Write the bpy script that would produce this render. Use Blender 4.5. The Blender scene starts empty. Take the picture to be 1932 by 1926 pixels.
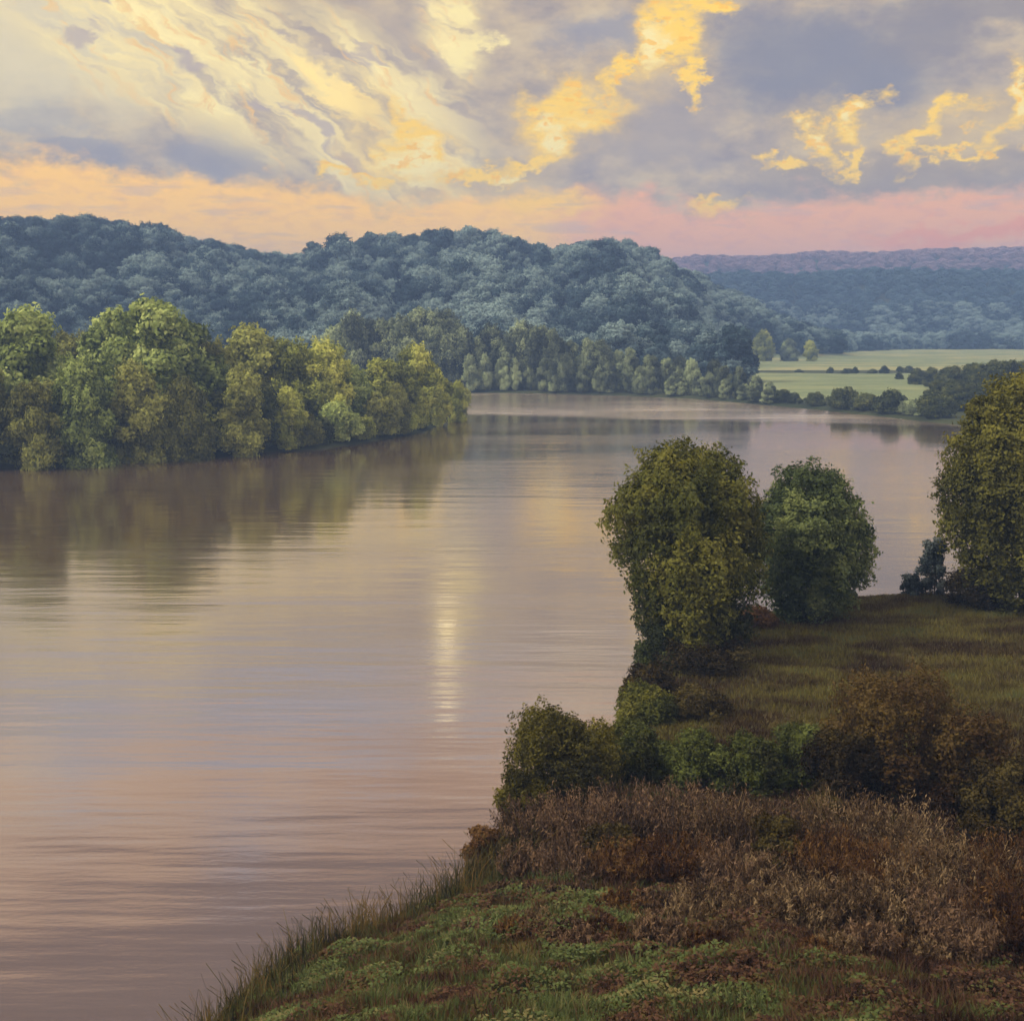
import bpy, math, random
import numpy as np

rng = np.random.default_rng(11)
random.seed(5)
sc = bpy.context.scene
C = sc.collection
R = math.radians
H_CAM = 25.0
PITCH = math.atan(353 / 2332)
F = 2332.0

# ---------------------------------------------------------------- layout helpers
def ray(px, py):
    """direction of the sight line through a spot of the photograph (1932 wide)"""
    x = (px - 966) / F
    z = -(py - 963) / F
    c, s = math.cos(PITCH), math.sin(PITCH)
    return (x, c + z * s, -s + z * c)

def on_z(px, py, z=0.0):
    d = ray(px, py)
    t = (z - H_CAM) / d[2]
    return (d[0] * t, d[1] * t)

def at_y(px, py, y):
    d = ray(px, py)
    t = y / d[1]
    return (d[0] * t, y, H_CAM + d[2] * t)

def azel(px, py):
    d = ray(px, py)
    return (math.degrees(math.atan2(d[0], d[1])),
            math.degrees(math.atan2(d[2], math.hypot(d[0], d[1]))))

# ---------------------------------------------------------------- value noise (numpy)
def _hash(i, j, seed):
    n = (i * 374761393 + j * 668265263 + seed * 974711) & 0x7fffffff
    n = ((n ^ (n >> 13)) * 1274126177) & 0x7fffffff
    return ((n ^ (n >> 16)) & 0xffff) / 65535.0

def vnoise(x, y, seed=0):
    x = np.asarray(x, float); y = np.asarray(y, float)
    xi = np.floor(x).astype(np.int64); yi = np.floor(y).astype(np.int64)
    fx = x - xi; fy = y - yi
    fx = fx * fx * (3 - 2 * fx); fy = fy * fy * (3 - 2 * fy)
    a = _hash(xi, yi, seed); b = _hash(xi + 1, yi, seed)
    c = _hash(xi, yi + 1, seed); d = _hash(xi + 1, yi + 1, seed)
    return (a * (1 - fx) + b * fx) * (1 - fy) + (c * (1 - fx) + d * fx) * fy

def fbm(x, y, seed=0, oct=4):
    s = 0; a = .5
    for k in range(oct):
        s = s + a * vnoise(x * 2 ** k, y * 2 ** k, seed + k * 17); a *= .5
    return s

def sstep(a, b, x):
    t = np.clip((x - a) / (b - a), 0, 1)
    return t * t * (3 - 2 * t)

# ---------------------------------------------------------------- shorelines
near_bank = np.array([(-40, -80), (-24, 8), (-13.5, 30), (-10.8, 41), (-9.4, 44.5), (-5.4, 48), (-1.8, 53),
    (0.5, 60), (3.2, 68), (7, 77), (9.6, 86), (12.5, 95), (20, 103), (28, 109), (38, 111), (50, 108),
    (75, 104), (130, 98), (260, 90), (420, 70), (420, -80)], float)
_l = [on_z(0, 885), on_z(200, 871), on_z(330, 862), on_z(480, 855), on_z(600, 849), on_z(700, 834),
      on_z(800, 815), on_z(850, 795), on_z(874, 774), on_z(862, 762)]
left_bank = np.array([(-420, 150), (-260, 190), (-140, 205)] + _l[0:1] + _l[1:] +
                     [(-40, 345), (-70, 370), (-140, 395), (-240, 400), (-420, 380)], float)
_f = [on_z(700, 741), on_z(820, 741), on_z(1000, 742), on_z(1150, 746), on_z(1300, 752), on_z(1440, 764), on_z(1560, 775),
      on_z(1660, 786), on_z(1760, 797), on_z(1932, 815)]
far_bank = np.array([(-900, 430), (-420, 425), (-160, 440)] + _f + [(230, 262), (420, 235), (1500, 200), (1500, 3400), (-1800, 3400), (-1800, 430)], float)

def sdf(poly, x, y):
    """signed distance, positive inside"""
    px, py = poly[:, 0], poly[:, 1]
    qx, qy = np.roll(px, -1), np.roll(py, -1)
    best = np.full(x.shape, 1e9); inside = np.zeros(x.shape, bool)
    for i in range(len(px)):
        ex, ey = qx[i] - px[i], qy[i] - py[i]
        t = np.clip(((x - px[i]) * ex + (y - py[i]) * ey) / (ex * ex + ey * ey + 1e-12), 0, 1)
        d = (x - px[i] - t * ex) ** 2 + (y - py[i] - t * ey) ** 2
        best = np.minimum(best, d)
        if qy[i] != py[i]:
            c = ((py[i] > y) != (qy[i] > y)) & (x < ex * (y - py[i]) / (qy[i] - py[i]) + px[i])
            inside ^= c
    d = np.sqrt(best)
    return np.where(inside, d, -d)

# main ridge: profile read as picture points, standing at a distance of 930 m
RIDGE_Y = 930.0
ridge_px = [(-500, 520), (-200, 440), (0, 415), (130, 402), (220, 408), (330, 428), (450, 452), (560, 474), (610, 470), (680, 445), (780, 436), (860, 430), (930, 432),
            (990, 450), (1030, 466), (1080, 452), (1130, 447), (1200, 462), (1280, 490), (1360, 528), (1440, 568), (1520, 598), (1600, 622), (1700, 640), (2000, 640), (2600, 640)]
_rx = np.array([at_y(a, b, RIDGE_Y)[0] for a, b in ridge_px]); _rz = np.array([at_y(a, b, RIDGE_Y)[2] for a, b in ridge_px]) - 20.5
mid_px = [(-600, 560), (900, 560), (1250, 520), (1400, 512), (1520, 516), (1600, 508), (1700, 506), (1800, 510), (1900, 507), (2100, 512), (2700, 530)]
_mx = np.array([at_y(a, b, 1450)[0] for a, b in mid_px]); _mz = np.array([at_y(a, b, 1450)[2] for a, b in mid_px]) - 12
far_px = [(-600, 520), (900, 520), (1200, 492), (1320, 478), (1440, 480), (1540, 470), (1640, 474), (1740, 467), (1932, 463), (2200, 460), (2700, 480)]
_fx = np.array([at_y(a, b, 2000)[0] for a, b in far_px]); _fz = np.array([at_y(a, b, 2000)[2] for a, b in far_px]) - 13

def terrain(x, y):
    x = np.asarray(x, float); y = np.asarray(y, float)
    dn = sdf(near_bank, x, y); dl = sdf(left_bank, x, y); df = sdf(far_bank, x, y)
    d = np.maximum(np.maximum(dn, dl), df) + (fbm(x * .25, y * .25, 3) - .5) * 1.2
    z = np.where(d > 0, np.minimum(d * .35, .9), np.maximum(d * .35, -2.5))
    # near slope climbing towards the viewpoint
    s = np.clip((64 - y) / 64, 0, 1.2) ** 1.5 * 15.0
    z = z + np.where(dn > 0, s * np.clip(dn / 11, 0, 1) ** .8, 0)
    z = z + np.where(dn > 0, (fbm(x * .12, y * .12, 9) - .45) * 2.2 * np.clip(dn / 8, 0, 1) * np.clip((100 - y) / 40, 0.15, 1), 0)
    # hills
    hz = np.interp(x, _rx, _rz)
    foot = np.interp(x, [60, 100, 128, 256, 362], [520, 610, 745, 870, 890])
    g = sstep(foot, RIDGE_Y, y) * (1 - .75 * sstep(RIDGE_Y + 20, RIDGE_Y + 420, y))
    gul = (fbm(x / 90.0, y / 150.0, 21, 3) - .42) * 80 * sstep(foot, foot + 160, y) * (1 - sstep(RIDGE_Y - 190, RIDGE_Y - 20, y))
    main = np.maximum(hz * g + gul * np.clip(hz / 80, 0, 1), 0)
    ma = np.interp(x, _mx, _mz) * sstep(1200, 1450, y) * (1 - .6 * sstep(1470, 1800, y))
    fa = np.interp(x, _fx, _fz) * sstep(1620, 2000, y)
    big = np.maximum(np.maximum(main, ma), fa) * (df > 0)
    return z + big

# ---------------------------------------------------------------- mesh helpers
def link(o):
    C.objects.link(o); return o

def mesh_np(name, verts, faces, mats=(), smooth=False, attrs=None):
    """faces: (n,k) int array"""
    verts = np.asarray(verts, np.float32); faces = np.asarray(faces, np.int32)
    me = bpy.data.meshes.new(name)
    n, k = faces.shape
    me.vertices.add(len(verts)); me.vertices.foreach_set('co', verts.ravel())
    me.loops.add(n * k); me.loops.foreach_set('vertex_index', faces.ravel())
    me.polygons.add(n); me.polygons.foreach_set('loop_start', np.arange(n, dtype=np.int32) * k)
    me.polygons.foreach_set('loop_total', np.full(n, k, np.int32))
    if smooth: me.polygons.foreach_set('use_smooth', np.ones(n, bool))
    for m in mats: me.materials.append(m)
    if attrs:
        for an, av in attrs.items():
            a = me.attributes.new(an, 'FLOAT', 'POINT'); a.data.foreach_set('value', np.asarray(av, np.float32))
    me.update(); me.validate()
    return me

def obj(name, me, parent=None, loc=(0, 0, 0)):
    o = link(bpy.data.objects.new(name, me)); o.location = loc
    if parent: o.parent = parent
    return o

def tag(o, label=None, cat=None, group=None, kind=None):
    if label: o['label'] = label
    if cat: o['category'] = cat
    if group: o['group'] = group
    if kind: o['kind'] = kind
    return o

# ---------------------------------------------------------------- node helpers
class NT:
    def __init__(s, tree): s.t = tree; s.n = tree.nodes; s.l = tree.links
    def node(s, typ, **kw):
        nd = s.n.new(typ)
        for k, v in kw.items(): setattr(nd, k, v)
        return nd
    def put(s, sock, v):
        if hasattr(v, 'is_output'): s.l.new(v, sock)
        elif v is not None:
            if hasattr(sock, 'default_value'):
                try: sock.default_value = v
                except Exception: sock.default_value = (*v, 1)
    def m(s, op, a, b=None, c=None, clamp=False):
        nd = s.node('ShaderNodeMath', operation=op, use_clamp=clamp)
        s.put(nd.inputs[0], a)
        if b is not None: s.put(nd.inputs[1], b)
        if c is not None: s.put(nd.inputs[2], c)
        return nd.outputs[0]
    def v(s, op, a, b=None):
        nd = s.node('ShaderNodeVectorMath', operation=op); s.put(nd.inputs[0], a)
        if b is not None: s.put(nd.inputs[1], b)
        return nd.outputs[1] if op in ('LENGTH', 'DISTANCE', 'DOT_PRODUCT') else nd.outputs[0]
    def ss(s, a, b, x):          # smoothstep
        nd = s.node('ShaderNodeMapRange', interpolation_type='SMOOTHSTEP')
        s.put(nd.inputs['Value'], x); s.put(nd.inputs['From Min'], a); s.put(nd.inputs['From Max'], b)
        return nd.outputs[0]
    def mix(s, f, a, b):
        nd = s.node('ShaderNodeMix', data_type='RGBA'); s.put(nd.inputs[0], f)
        s.put(nd.inputs[6], a if hasattr(a, 'is_output') else (*a, 1)); s.put(nd.inputs[7], b if hasattr(b, 'is_output') else (*b, 1))
        return nd.outputs[2]
    def noise(s, vec, scale, detail=4, rough=.55, dist=0, col=False):
        nd = s.node('ShaderNodeTexNoise'); s.put(nd.inputs['Vector'], vec)
        nd.inputs['Scale'].default_value = scale; nd.inputs['Detail'].default_value = detail
        nd.inputs['Roughness'].default_value = rough; nd.inputs['Distortion'].default_value = dist
        return nd.outputs[1 if col else 0]
    def xyz(s, x, y, z):
        nd = s.node('ShaderNodeCombineXYZ'); s.put(nd.inputs[0], x); s.put(nd.inputs[1], y); s.put(nd.inputs[2], z); return nd.outputs[0]
    def ramp(s, x, stops, interp='LINEAR'):
        nd = s.node('ShaderNodeValToRGB'); cr = nd.color_ramp; cr.interpolation = interp
        while len(cr.elements) < len(stops): cr.elements.new(.5)
        for e, (p, c) in zip(cr.elements, stops): e.position = p; e.color = (*c, 1)
        s.put(nd.inputs[0], x); return nd.outputs[0]

def srgb(r, g, b):
    f = lambda c: (c / 255 / 12.92) if c / 255 <= .04045 else ((c / 255 + .055) / 1.055) ** 2.4
    return (f(r), f(g), f(b))

def new_mat(name):
    m = bpy.data.materials.new(name); m.use_nodes = True
    m.node_tree.nodes.clear(); return m, NT(m.node_tree)

def leaf_mat(name, c1, c2, c3, scale=.25, trans=.3, broad=None):
    """three leaf colours mingled in clumps; a little light passes through"""
    m, t = new_mat(name)
    g = t.node('ShaderNodeNewGeometry'); oi = t.node('ShaderNodeObjectInfo')
    at = t.node('ShaderNodeAttribute', attribute_name='tint')
    n1 = t.noise(g.outputs['Position'], scale, 2, .6)
    f = t.m('ADD', t.m('MULTIPLY', n1, .9), t.m('MULTIPLY', t.m('SUBTRACT', at.outputs['Fac'], .5), .65))
    f = t.m('ADD', f, t.m('MULTIPLY', t.m('SUBTRACT', oi.outputs['Random'], .5), .28))
    if broad: f = t.m('ADD', f, t.m('MULTIPLY', t.m('SUBTRACT', t.noise(g.outputs['Position'], broad, 2, .5), .5), 1.3))
    col = t.ramp(f, [(.22, c1), (.47, c2), (.75, c3)])
    d = t.node('ShaderNodeBsdfPrincipled'); t.put(d.inputs['Base Color'], col)
    d.inputs['Roughness'].default_value = .75; d.inputs['Specular IOR Level'].default_value = .15
    tr = t.node('ShaderNodeBsdfTranslucent'); t.put(tr.inputs[0], col)
    mx = t.node('ShaderNodeMixShader'); mx.inputs[0].default_value = trans
    t.l.new(d.outputs[0], mx.inputs[1]); t.l.new(tr.outputs[0], mx.inputs[2])
    o = t.node('ShaderNodeOutputMaterial'); t.l.new(mx.outputs[0], o.inputs[0])
    return m

M = {}
M['yellow_green'] = leaf_mat('yellow green leaves', (.10, .12, .028), (.25, .295, .062), (.48, .52, .13), .12)
M['fresh_green'] = leaf_mat('fresh green leaves', (.07, .10, .030), (.20, .27, .080), (.40, .49, .18), .12)
M['olive'] = leaf_mat('olive leaves', (.075, .085, .024), (.17, .19, .050), (.34, .38, .11), .12)
M['grey_green'] = leaf_mat('grey green leaves', (.030, .042, .034), (.13, .17, .11), (.38, .47, .28), .07)
M['shade_green'] = leaf_mat('deep green leaves', (.020, .028, .012), (.050, .068, .024), (.12, .14, .045), .3)
M['mossy'] = leaf_mat('mossy gold green leaves', (.024, .029, .009), (.056, .068, .015), (.125, .13, .027), .3)
M['cool_green'] = leaf_mat('cool green leaves', (.026, .042, .018), (.070, .10, .040), (.16, .20, .075), .3)
M['bush_gold'] = leaf_mat('gold green bush leaves', (.022, .022, .007), (.078, .074, .014), (.17, .155, .03), .6)
M['bush_green'] = leaf_mat('green bush leaves', (.026, .028, .009), (.060, .078, .020), (.12, .15, .042), .6)
M['bush_dark'] = leaf_mat('dark bush leaves', (.012, .008, .003), (.032, .024, .008), (.075, .062, .018), .5)  # dark brown leaf colour stands in for shadow over the foreground
M['bush_rust'] = leaf_mat('rusty bush leaves', (.024, .010, .005), (.070, .034, .014), (.13, .075, .028), .6)
M['dry_stem'] = leaf_mat('dry brown stems', (.030, .018, .010), (.085, .056, .034), (.17, .125, .075), .5, .15)
M['dry_mauve'] = leaf_mat('dry mauve brown twigs', (.024, .015, .010), (.075, .048, .034), (.145, .095, .062), .5, .15)
M['blue_grey'] = leaf_mat('blue grey shrub leaves', (.02, .03, .04), (.06, .085, .10), (.14, .17, .19), .5)
M['hill_forest_hazed'] = leaf_mat('haze tinted hillside leaves', (.008, .022, .040), (.045, .090, .120), (.23, .33, .35), .03, .2, .016)  # blue of the haze painted into the hillside leaf colour
M['far_forest_hazed'] = leaf_mat('haze tinted distant leaves', (.035, .075, .12), (.055, .11, .165), (.09, .16, .215), .012, .2)  # distance haze put into the leaf colour as an even blue
M['mauve_forest_hazed'] = leaf_mat('haze tinted farthest leaves', (.34, .24, .32), (.38, .27, .36), (.42, .30, .40), .008, .2)  # lavender of the far air painted into the leaves, on top of the haze

def bark():
    m, t = new_mat('bark')
    g = t.node('ShaderNodeNewGeometry')
    n = t.noise(t.v('MULTIPLY', g.outputs['Position'], (3, 3, .6)), 2, 5, .7)
    c = t.ramp(n, [(.3, (.02, .014, .01)), (.7, (.09, .068, .05))])
    p = t.node('ShaderNodeBsdfPrincipled'); t.put(p.inputs['Base Color'], c); p.inputs['Roughness'].default_value = .9
    o = t.node('ShaderNodeOutputMaterial'); t.l.new(p.outputs[0], o.inputs[0]); return m
M['bark'] = bark()
M['bush_umber'] = leaf_mat('umber bush leaves', (.018, .009, .004), (.046, .026, .009), (.085, .060, .018), .6)
M['olive_near'] = leaf_mat('olive gold leaves', (.050, .054, .014), (.125, .13, .027), (.23, .22, .045), .5)

# ---------------------------------------------------------------- world: evening sky
def build_world():
    w = bpy.data.worlds.new('World'); sc.world = w; w.use_nodes = True
    w.node_tree.nodes.clear(); t = NT(w.node_tree)
    tc = t.node('ShaderNodeTexCoord'); D = t.v('NORMALIZE', tc.outputs['Generated'])
    sep = t.node('ShaderNodeSeparateXYZ'); t.l.new(D, sep.inputs[0])
    x, y, z = sep.outputs
    az = t.m('MULTIPLY', t.m('ARCTAN2', x, y), 57.2958)
    el = t.m('MULTIPLY', t.m('ARCSINE', z), 57.2958)
    # warps, in direction space
    q = t.v('MULTIPLY', D, (1, 1, 1.8))
    wa = t.noise(q, 9, 3, .6, 0, True); wb = t.noise(t.v('ADD', q, (3, 1, 2)), 34, 4, .65, 0, True)
    wv = t.v('ADD', t.v('MULTIPLY', t.v('SUBTRACT', wa, (.5, .5, .5)), (7, 4.2, 0)), t.v('MULTIPLY', t.v('SUBTRACT', wb, (.5, .5, .5)), (3.4, 2.6, 0)))
    P0 = t.xyz(az, el, 0.0)
    P = t.v('ADD', P0, wv)
    sp = t.node('ShaderNodeSeparateXYZ'); t.l.new(P, sp.inputs[0]); pa, pe = sp.outputs[0], sp.outputs[1]
    def blob(px, py, rx, ry, ang=0, vec=P, soft=(1.15, .35)):
        a, e = azel(px, py); k = 57.3 / F
        mp = t.node('ShaderNodeMapping', vector_type='TEXTURE'); t.l.new(vec, mp.inputs[0])
        mp.inputs['Location'].default_value = (a, e, 0); mp.inputs['Rotation'].default_value = (0, 0, R(ang)); mp.inputs['Scale'].default_value = (rx * k, ry * k, 1)
        return t.ss(soft[0], soft[1], t.v('LENGTH', mp.outputs[0]))
    def over(col, mask, c, k=1.0):
        return t.mix(t.m('MULTIPLY', mask, k) if k != 1 else mask, col, c)
    def anyof(l):
        r = l[0]
        for b in l[1:]: r = t.m('MAXIMUM', r, b)
        return r
    # glow band near the ground line: peach on the left, salmon pink on the right
    fine = t.noise(q, 26, 5, .62)
    finer = t.noise(t.v('MULTIPLY', D, (1, 1, 2.4)), 60, 5, .65)
    pink = t.ss(.5, 5.5, pa)
    band = t.mix(pink, (1.42, .80, .16), (1.18, .56, .28))
    band = t.mix(t.m('MULTIPLY', t.ss(.47, .62, finer), .5), band, t.mix(pink, (1.2, .66, .22), (1.0, .48, .32)))
    band = over(band, blob(1900, 440, 330, 22, 0), (1.15, .36, .18), .7)
    band = over(band, blob(1060, 400, 160, 34, 0), (1.35, .80, .12), .9)
    wisp = t.noise(t.v('MULTIPLY', D, (1, 1, 7)), 13, 5, .6, .3)
    band = t.mix(t.m('MULTIPLY', t.ss(.52, .70, wisp), .45), band, (.66, .50, .46))
    # cloud body
    grey = t.ramp(fine, [(.30, srgb(166, 158, 164)), (.46, srgb(190, 177, 168)), (.60, srgb(212, 196, 172)), (.76, srgb(226, 212, 184))])
    cloud = over(grey, blob(1560, 110, 280, 130, -10), srgb(138, 142, 166), .9)
    cloud = over(cloud, blob(1850, 30, 260, 60, 0), srgb(146, 144, 160), .8)
    cloud = over(cloud, blob(1690, 330, 330, 50, 0), srgb(168, 157, 156), .8)
    cloud = over(cloud, blob(1250, 250, 150, 80, 20), srgb(172, 165, 172), .7)
    cloud = over(cloud, anyof([blob(380, 300, 120, 62, -10), blob(95, 235, 60, 50, -30), blob(170, 300, 90, 40), blob(1150, 60, 170, 60)]), srgb(158, 160, 180), .8)
    cloud = over(cloud, anyof([blob(830, 250, 90, 50), blob(560, 215, 110, 50, -20)]), srgb(190, 178, 172), .8)
    # luminous cream upper left
    cream = blob(60, 60, 330, 190, 0)
    cloud = over(cloud, cream, (.86, .80, .58), .8)
    # streaks combing down to the right
    Pc = t.v('ADD', P0, t.v('MULTIPLY', wv, (.42, .42, 0)))
    def comb(ang, sx, sy, seed, det=3):
        mp = t.node('ShaderNodeMapping', vector_type='TEXTURE'); t.l.new(Pc, mp.inputs[0])
        mp.inputs['Rotation'].default_value = (0, 0, R(-ang)); mp.inputs['Scale'].default_value = (1 / sx, 1 / sy, 1); mp.inputs['Location'].default_value = (seed * 9, seed * 7, 0)
        return t.noise(mp.outputs[0], 1, det, .58, .1)
    cloud = over(cloud, anyof([blob(520, 160, 330, 110, -25), blob(760, 120, 160, 100, -25)]), srgb(190, 178, 172), .75)
    st = comb(33, .13, .75, 3.1)
    reg = anyof([blob(420, 120, 430, 140, -20, P0, (1.2, .5)), blob(700, 230, 260, 150, -35, P0, (1.2, .5)), blob(850, 60, 60, 110, 15, P0, (1.3, .3))])
    cloud = over(cloud, t.m('MULTIPLY', t.ss(.38, .57, st), reg), (1.08, .93, .48), .9)
    st2 = comb(30, .28, 1.1, 8.3)
    cloud = over(cloud, t.m('MULTIPLY', t.ss(.49, .68, st2), reg), (1.18, 1.05, .54), .8)
    st3 = comb(48, .4, 1.5, 5.5)
    cloud = over(cloud, t.m('MULTIPLY', t.ss(.54, .70, st3), reg), srgb(255, 214, 140), .85)
    cloud = over(cloud, t.m('MULTIPLY', t.ss(.56, .66, comb(24, .3, .8, 1.2)), reg), srgb(192, 180, 184), .8)
    # burning gaps
    gold = anyof([blob(1075, 225, 95, 62, 25), blob(1010, 300, 85, 22, 20), blob(1265, 60, 62, 100, -30), blob(1180, 140, 60, 24, 45), blob(1310, 150, 22, 70, 10), blob(1345, 10, 60, 30, 0),
                  blob(1558, 262, 30, 42), blob(1632, 215, 44, 48), blob(1612, 296, 60, 12, 25), blob(1770, 270, 75, 20, 35), blob(1800, 215, 26, 34, 20),
                  blob(1905, 205, 30, 70), blob(1850, 285, 70, 12, 5), blob(1485, 314, 60, 14, 0), blob(760, 260, 46, 60, 30), blob(640, 336, 50, 14, 15), blob(730, 335, 40, 14), blob(1370, 365, 46, 22, 15), blob(910, 330, 110, 18, -8)])
    warmhalo = anyof([blob(1075, 235, 140, 90, 25), blob(1265, 80, 95, 130, -30), blob(1600, 250, 110, 70), blob(1830, 245, 150, 70), blob(740, 280, 150, 80, -32), blob(900, 340, 190, 40)])
    glowd = anyof([blob(720, 250, 170, 60, -35), blob(640, 200, 140, 40, -35)])
    cloud = over(cloud, t.m('MULTIPLY', glowd, t.ss(.38, .55, st2)), (1.25, 1.0, .38), .9)
    cloud = over(cloud, warmhalo, srgb(232, 206, 150), .45)
    brk = t.ss(.22, .52, finer)
    cloud = over(cloud, t.m('MULTIPLY', gold, brk), (1.16, .80, .13), 1.0)
    core = anyof([blob(1070, 240, 46, 30, 30), blob(1245, 95, 36, 46), blob(985, 325, 50, 12, 30), blob(1560, 255, 14, 20), blob(1634, 210, 24, 26), blob(880, 115, 26, 44), blob(850, 22, 26, 26), blob(790, 310, 80, 20, -30), blob(1905, 200, 14, 40)])
    cloud = over(cloud, t.m('MULTIPLY', core, t.ss(.36, .52, fine)), (1.1, .98, .50), .9)
    amber = t.m('MULTIPLY', gold, t.ss(.56, .62, t.noise(t.v('ADD', q, (5, 5, 5)), 70, 3, .6)))
    cloud = over(cloud, amber, (1.12, .64, .06), .75)
    cloud = t.v('MULTIPLY', cloud, (1.09, 1.0, .86))
    # cloud base line, sagging and torn
    eb = t.m('ADD', 5.35, t.m('MULTIPLY', t.ss(-8, -26, az), 1.1))
    cm = t.ss(-.55, .75, t.m('SUBTRACT', pe, eb))
    low = t.mix(cm, band, cloud)
    # higher sky, met again in the river: steel blue, then rose, then mauve
    hi = t.ramp(t.m('DIVIDE', t.m('ADD', el, t.m('MULTIPLY', t.m('SUBTRACT', wa, .5), 0)), 90),
                [(14 / 90, srgb(182, 178, 186)), (18 / 90, srgb(176, 182, 204)), (22 / 90, srgb(196, 168, 160)), (27 / 90, srgb(190, 156, 146)), (32 / 90, srgb(160, 142, 148)), (36 / 90, srgb(190, 180, 178)), (50 / 90, srgb(235, 226, 214))])
    hw = t.m('ADD', el, t.m('MULTIPLY', t.m('SUBTRACT', t.noise(q, 5, 4, .6), .5), 15))
    hi2 = t.ramp(t.m('DIVIDE', hw, 90), [(12.5 / 90, (1.15, .98, .66)), (14.3 / 90, (.66, .70, .86)), (17 / 90, (.56, .64, .86)), (19 / 90, (.98, .72, .54)), (23.5 / 90, (.72, .48, .36)), (27 / 90, (.22, .18, .21)), (36 / 90, (.17, .15, .18)), (50 / 90, srgb(250, 226, 186))])
    def patch(a, e, ra, re):
        mp = t.node('ShaderNodeMapping', vector_type='TEXTURE'); t.l.new(P, mp.inputs[0])
        mp.inputs['Location'].default_value = (a, e, 0); mp.inputs['Scale'].default_value = (ra, re, 1)
        return t.ss(1.3, .3, t.v('LENGTH', mp.outputs[0]))
    hi2 = over(hi2, anyof([patch(-11, 16.6, 6.5, 1.7), patch(-21, 15.8, 3.5, 1.8), patch(-6.5, 19.6, 2.4, .6), patch(-12.5, 22.8, 3, .5)]), (.50, .60, .86), .95)
    hi2 = over(hi2, anyof([patch(3, 15.5, 5, 2.4), patch(-22, 19, 3, 1)]), (1.15, .98, .70), .7)
    col = t.mix(t.ss(14.0, 17.5, t.m('ADD', el, t.m('MULTIPLY', t.m('SUBTRACT', hw, el), .12))), low, hi2)
    # unseen sky overhead and behind brightened as added fill light for the trees
    gain = t.m('ADD', 1.0, t.m('MULTIPLY', t.ss(34, 58, el), OVERHEAD))
    behind = t.m('MULTIPLY', t.ss(.1, -.6, y), t.ss(2, 20, el))
    gain = t.m('ADD', gain, t.m('MULTIPLY', behind, BEHIND))
    colg = t.v('MULTIPLY', col, t.xyz(gain, gain, gain))
    # glare spot added unseen just above the view, for sun glints on the river
    d0 = azel(835, 300)[0]
    glare = t.ss(1.5, .2, t.v('LENGTH', t.v('MULTIPLY', t.v('SUBTRACT', P0, (d0, 15.4, 0)), (2.6, .9, 0))))
    colg = t.v('ADD', colg, t.v('MULTIPLY', t.xyz(glare, glare, glare), (3.6, 3.0, 1.4)))
    bg = t.node('ShaderNodeBackground'); t.put(bg.inputs[0], colg); bg.inputs[1].default_value = SKY_GAIN
    sky = t.node('ShaderNodeTexSky', sky_type='NISHITA'); sky.sun_disc = False
    sky.sun_elevation = R(SUN_EL); sky.sun_rotation = R(SUN_AZ)
    bg2 = t.node('ShaderNodeBackground'); t.l.new(sky.outputs[0], bg2.inputs[0]); bg2.inputs[1].default_value = .05
    mx = t.node('ShaderNodeMixShader'); mx.inputs[0].default_value = .06
    t.l.new(bg.outputs[0], mx.inputs[1]); t.l.new(bg2.outputs[0], mx.inputs[2])
    o = t.node('ShaderNodeOutputWorld'); t.l.new(mx.outputs[0], o.inputs[0])
    w.cycles.sampling_method = 'MANUAL'; w.cycles.sample_map_resolution = 512

SUN_EL, SUN_AZ = 38.0, -112.0
OVERHEAD, BEHIND, SKY_GAIN = 1.5, 1.3, 1.06
build_world()

sun = bpy.data.lights.new('sun', 'SUN'); sun.energy = 3.8; sun.angle = R(5); sun.color = (1, .86, .60)
so = link(bpy.data.objects.new('sun', sun))
_e, _a = R(SUN_EL), R(SUN_AZ)
from mathutils import Vector
so.rotation_euler = Vector((math.sin(_a) * math.cos(_e), math.cos(_a) * math.cos(_e), math.sin(_e))).to_track_quat('Z', 'Y').to_euler()

cam = bpy.data.cameras.new('camera'); co = link(bpy.data.objects.new('camera', cam)); sc.camera = co
cam.sensor_width = 36; cam.sensor_fit = 'HORIZONTAL'; cam.lens = 36 * F / 1932; cam.clip_start = .5; cam.clip_end = 20000
co.location = (0, 0, H_CAM); co.rotation_euler = (R(90) - PITCH, 0, 0)

# ---------------------------------------------------------------- ground and water
def ground_mat():
    m, t = new_mat('ground')
    g = t.node('ShaderNodeNewGeometry'); P = g.outputs['Position']
    sp = t.node('ShaderNodeSeparateXYZ'); t.l.new(P, sp.inputs[0])
    n1 = t.noise(P, .12, 5, .6); n2 = t.noise(t.v('MULTIPLY', P, (.5, 1.6, 1)), .5, 5, .65)
    c = t.ramp(n1, [(.3, (.016, .014, .007)), (.47, (.045, .044, .016)), (.6, (.065, .052, .02)), (.75, (.06, .075, .03))])
    c = t.mix(t.m('MULTIPLY', t.ss(.42, .6, n2), .6), c, (.026, .017, .012))
    c2 = t.ramp(t.noise(P, .02, 4, .6), [(.35, (.022, .032, .018)), (.65, (.05, .06, .03))])
    c = t.mix(t.ss(150, 250, sp.outputs[1]), c, c2)
    p = t.node('ShaderNodeBsdfPrincipled'); t.put(p.inputs['Base Color'], c); p.inputs['Roughness'].default_value = .95
    p.inputs['Specular IOR Level'].default_value = .1
    b = t.node('ShaderNodeBump'); b.inputs['Strength'].default_value = .6; b.inputs['Distance'].default_value = .3; t.put(b.inputs['Height'], t.noise(P, 1.4, 6, .7)); t.l.new(b.outputs[0], p.inputs['Normal'])
    o = t.node('ShaderNodeOutputMaterial'); t.l.new(p.outputs[0], o.inputs[0]); return m

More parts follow.
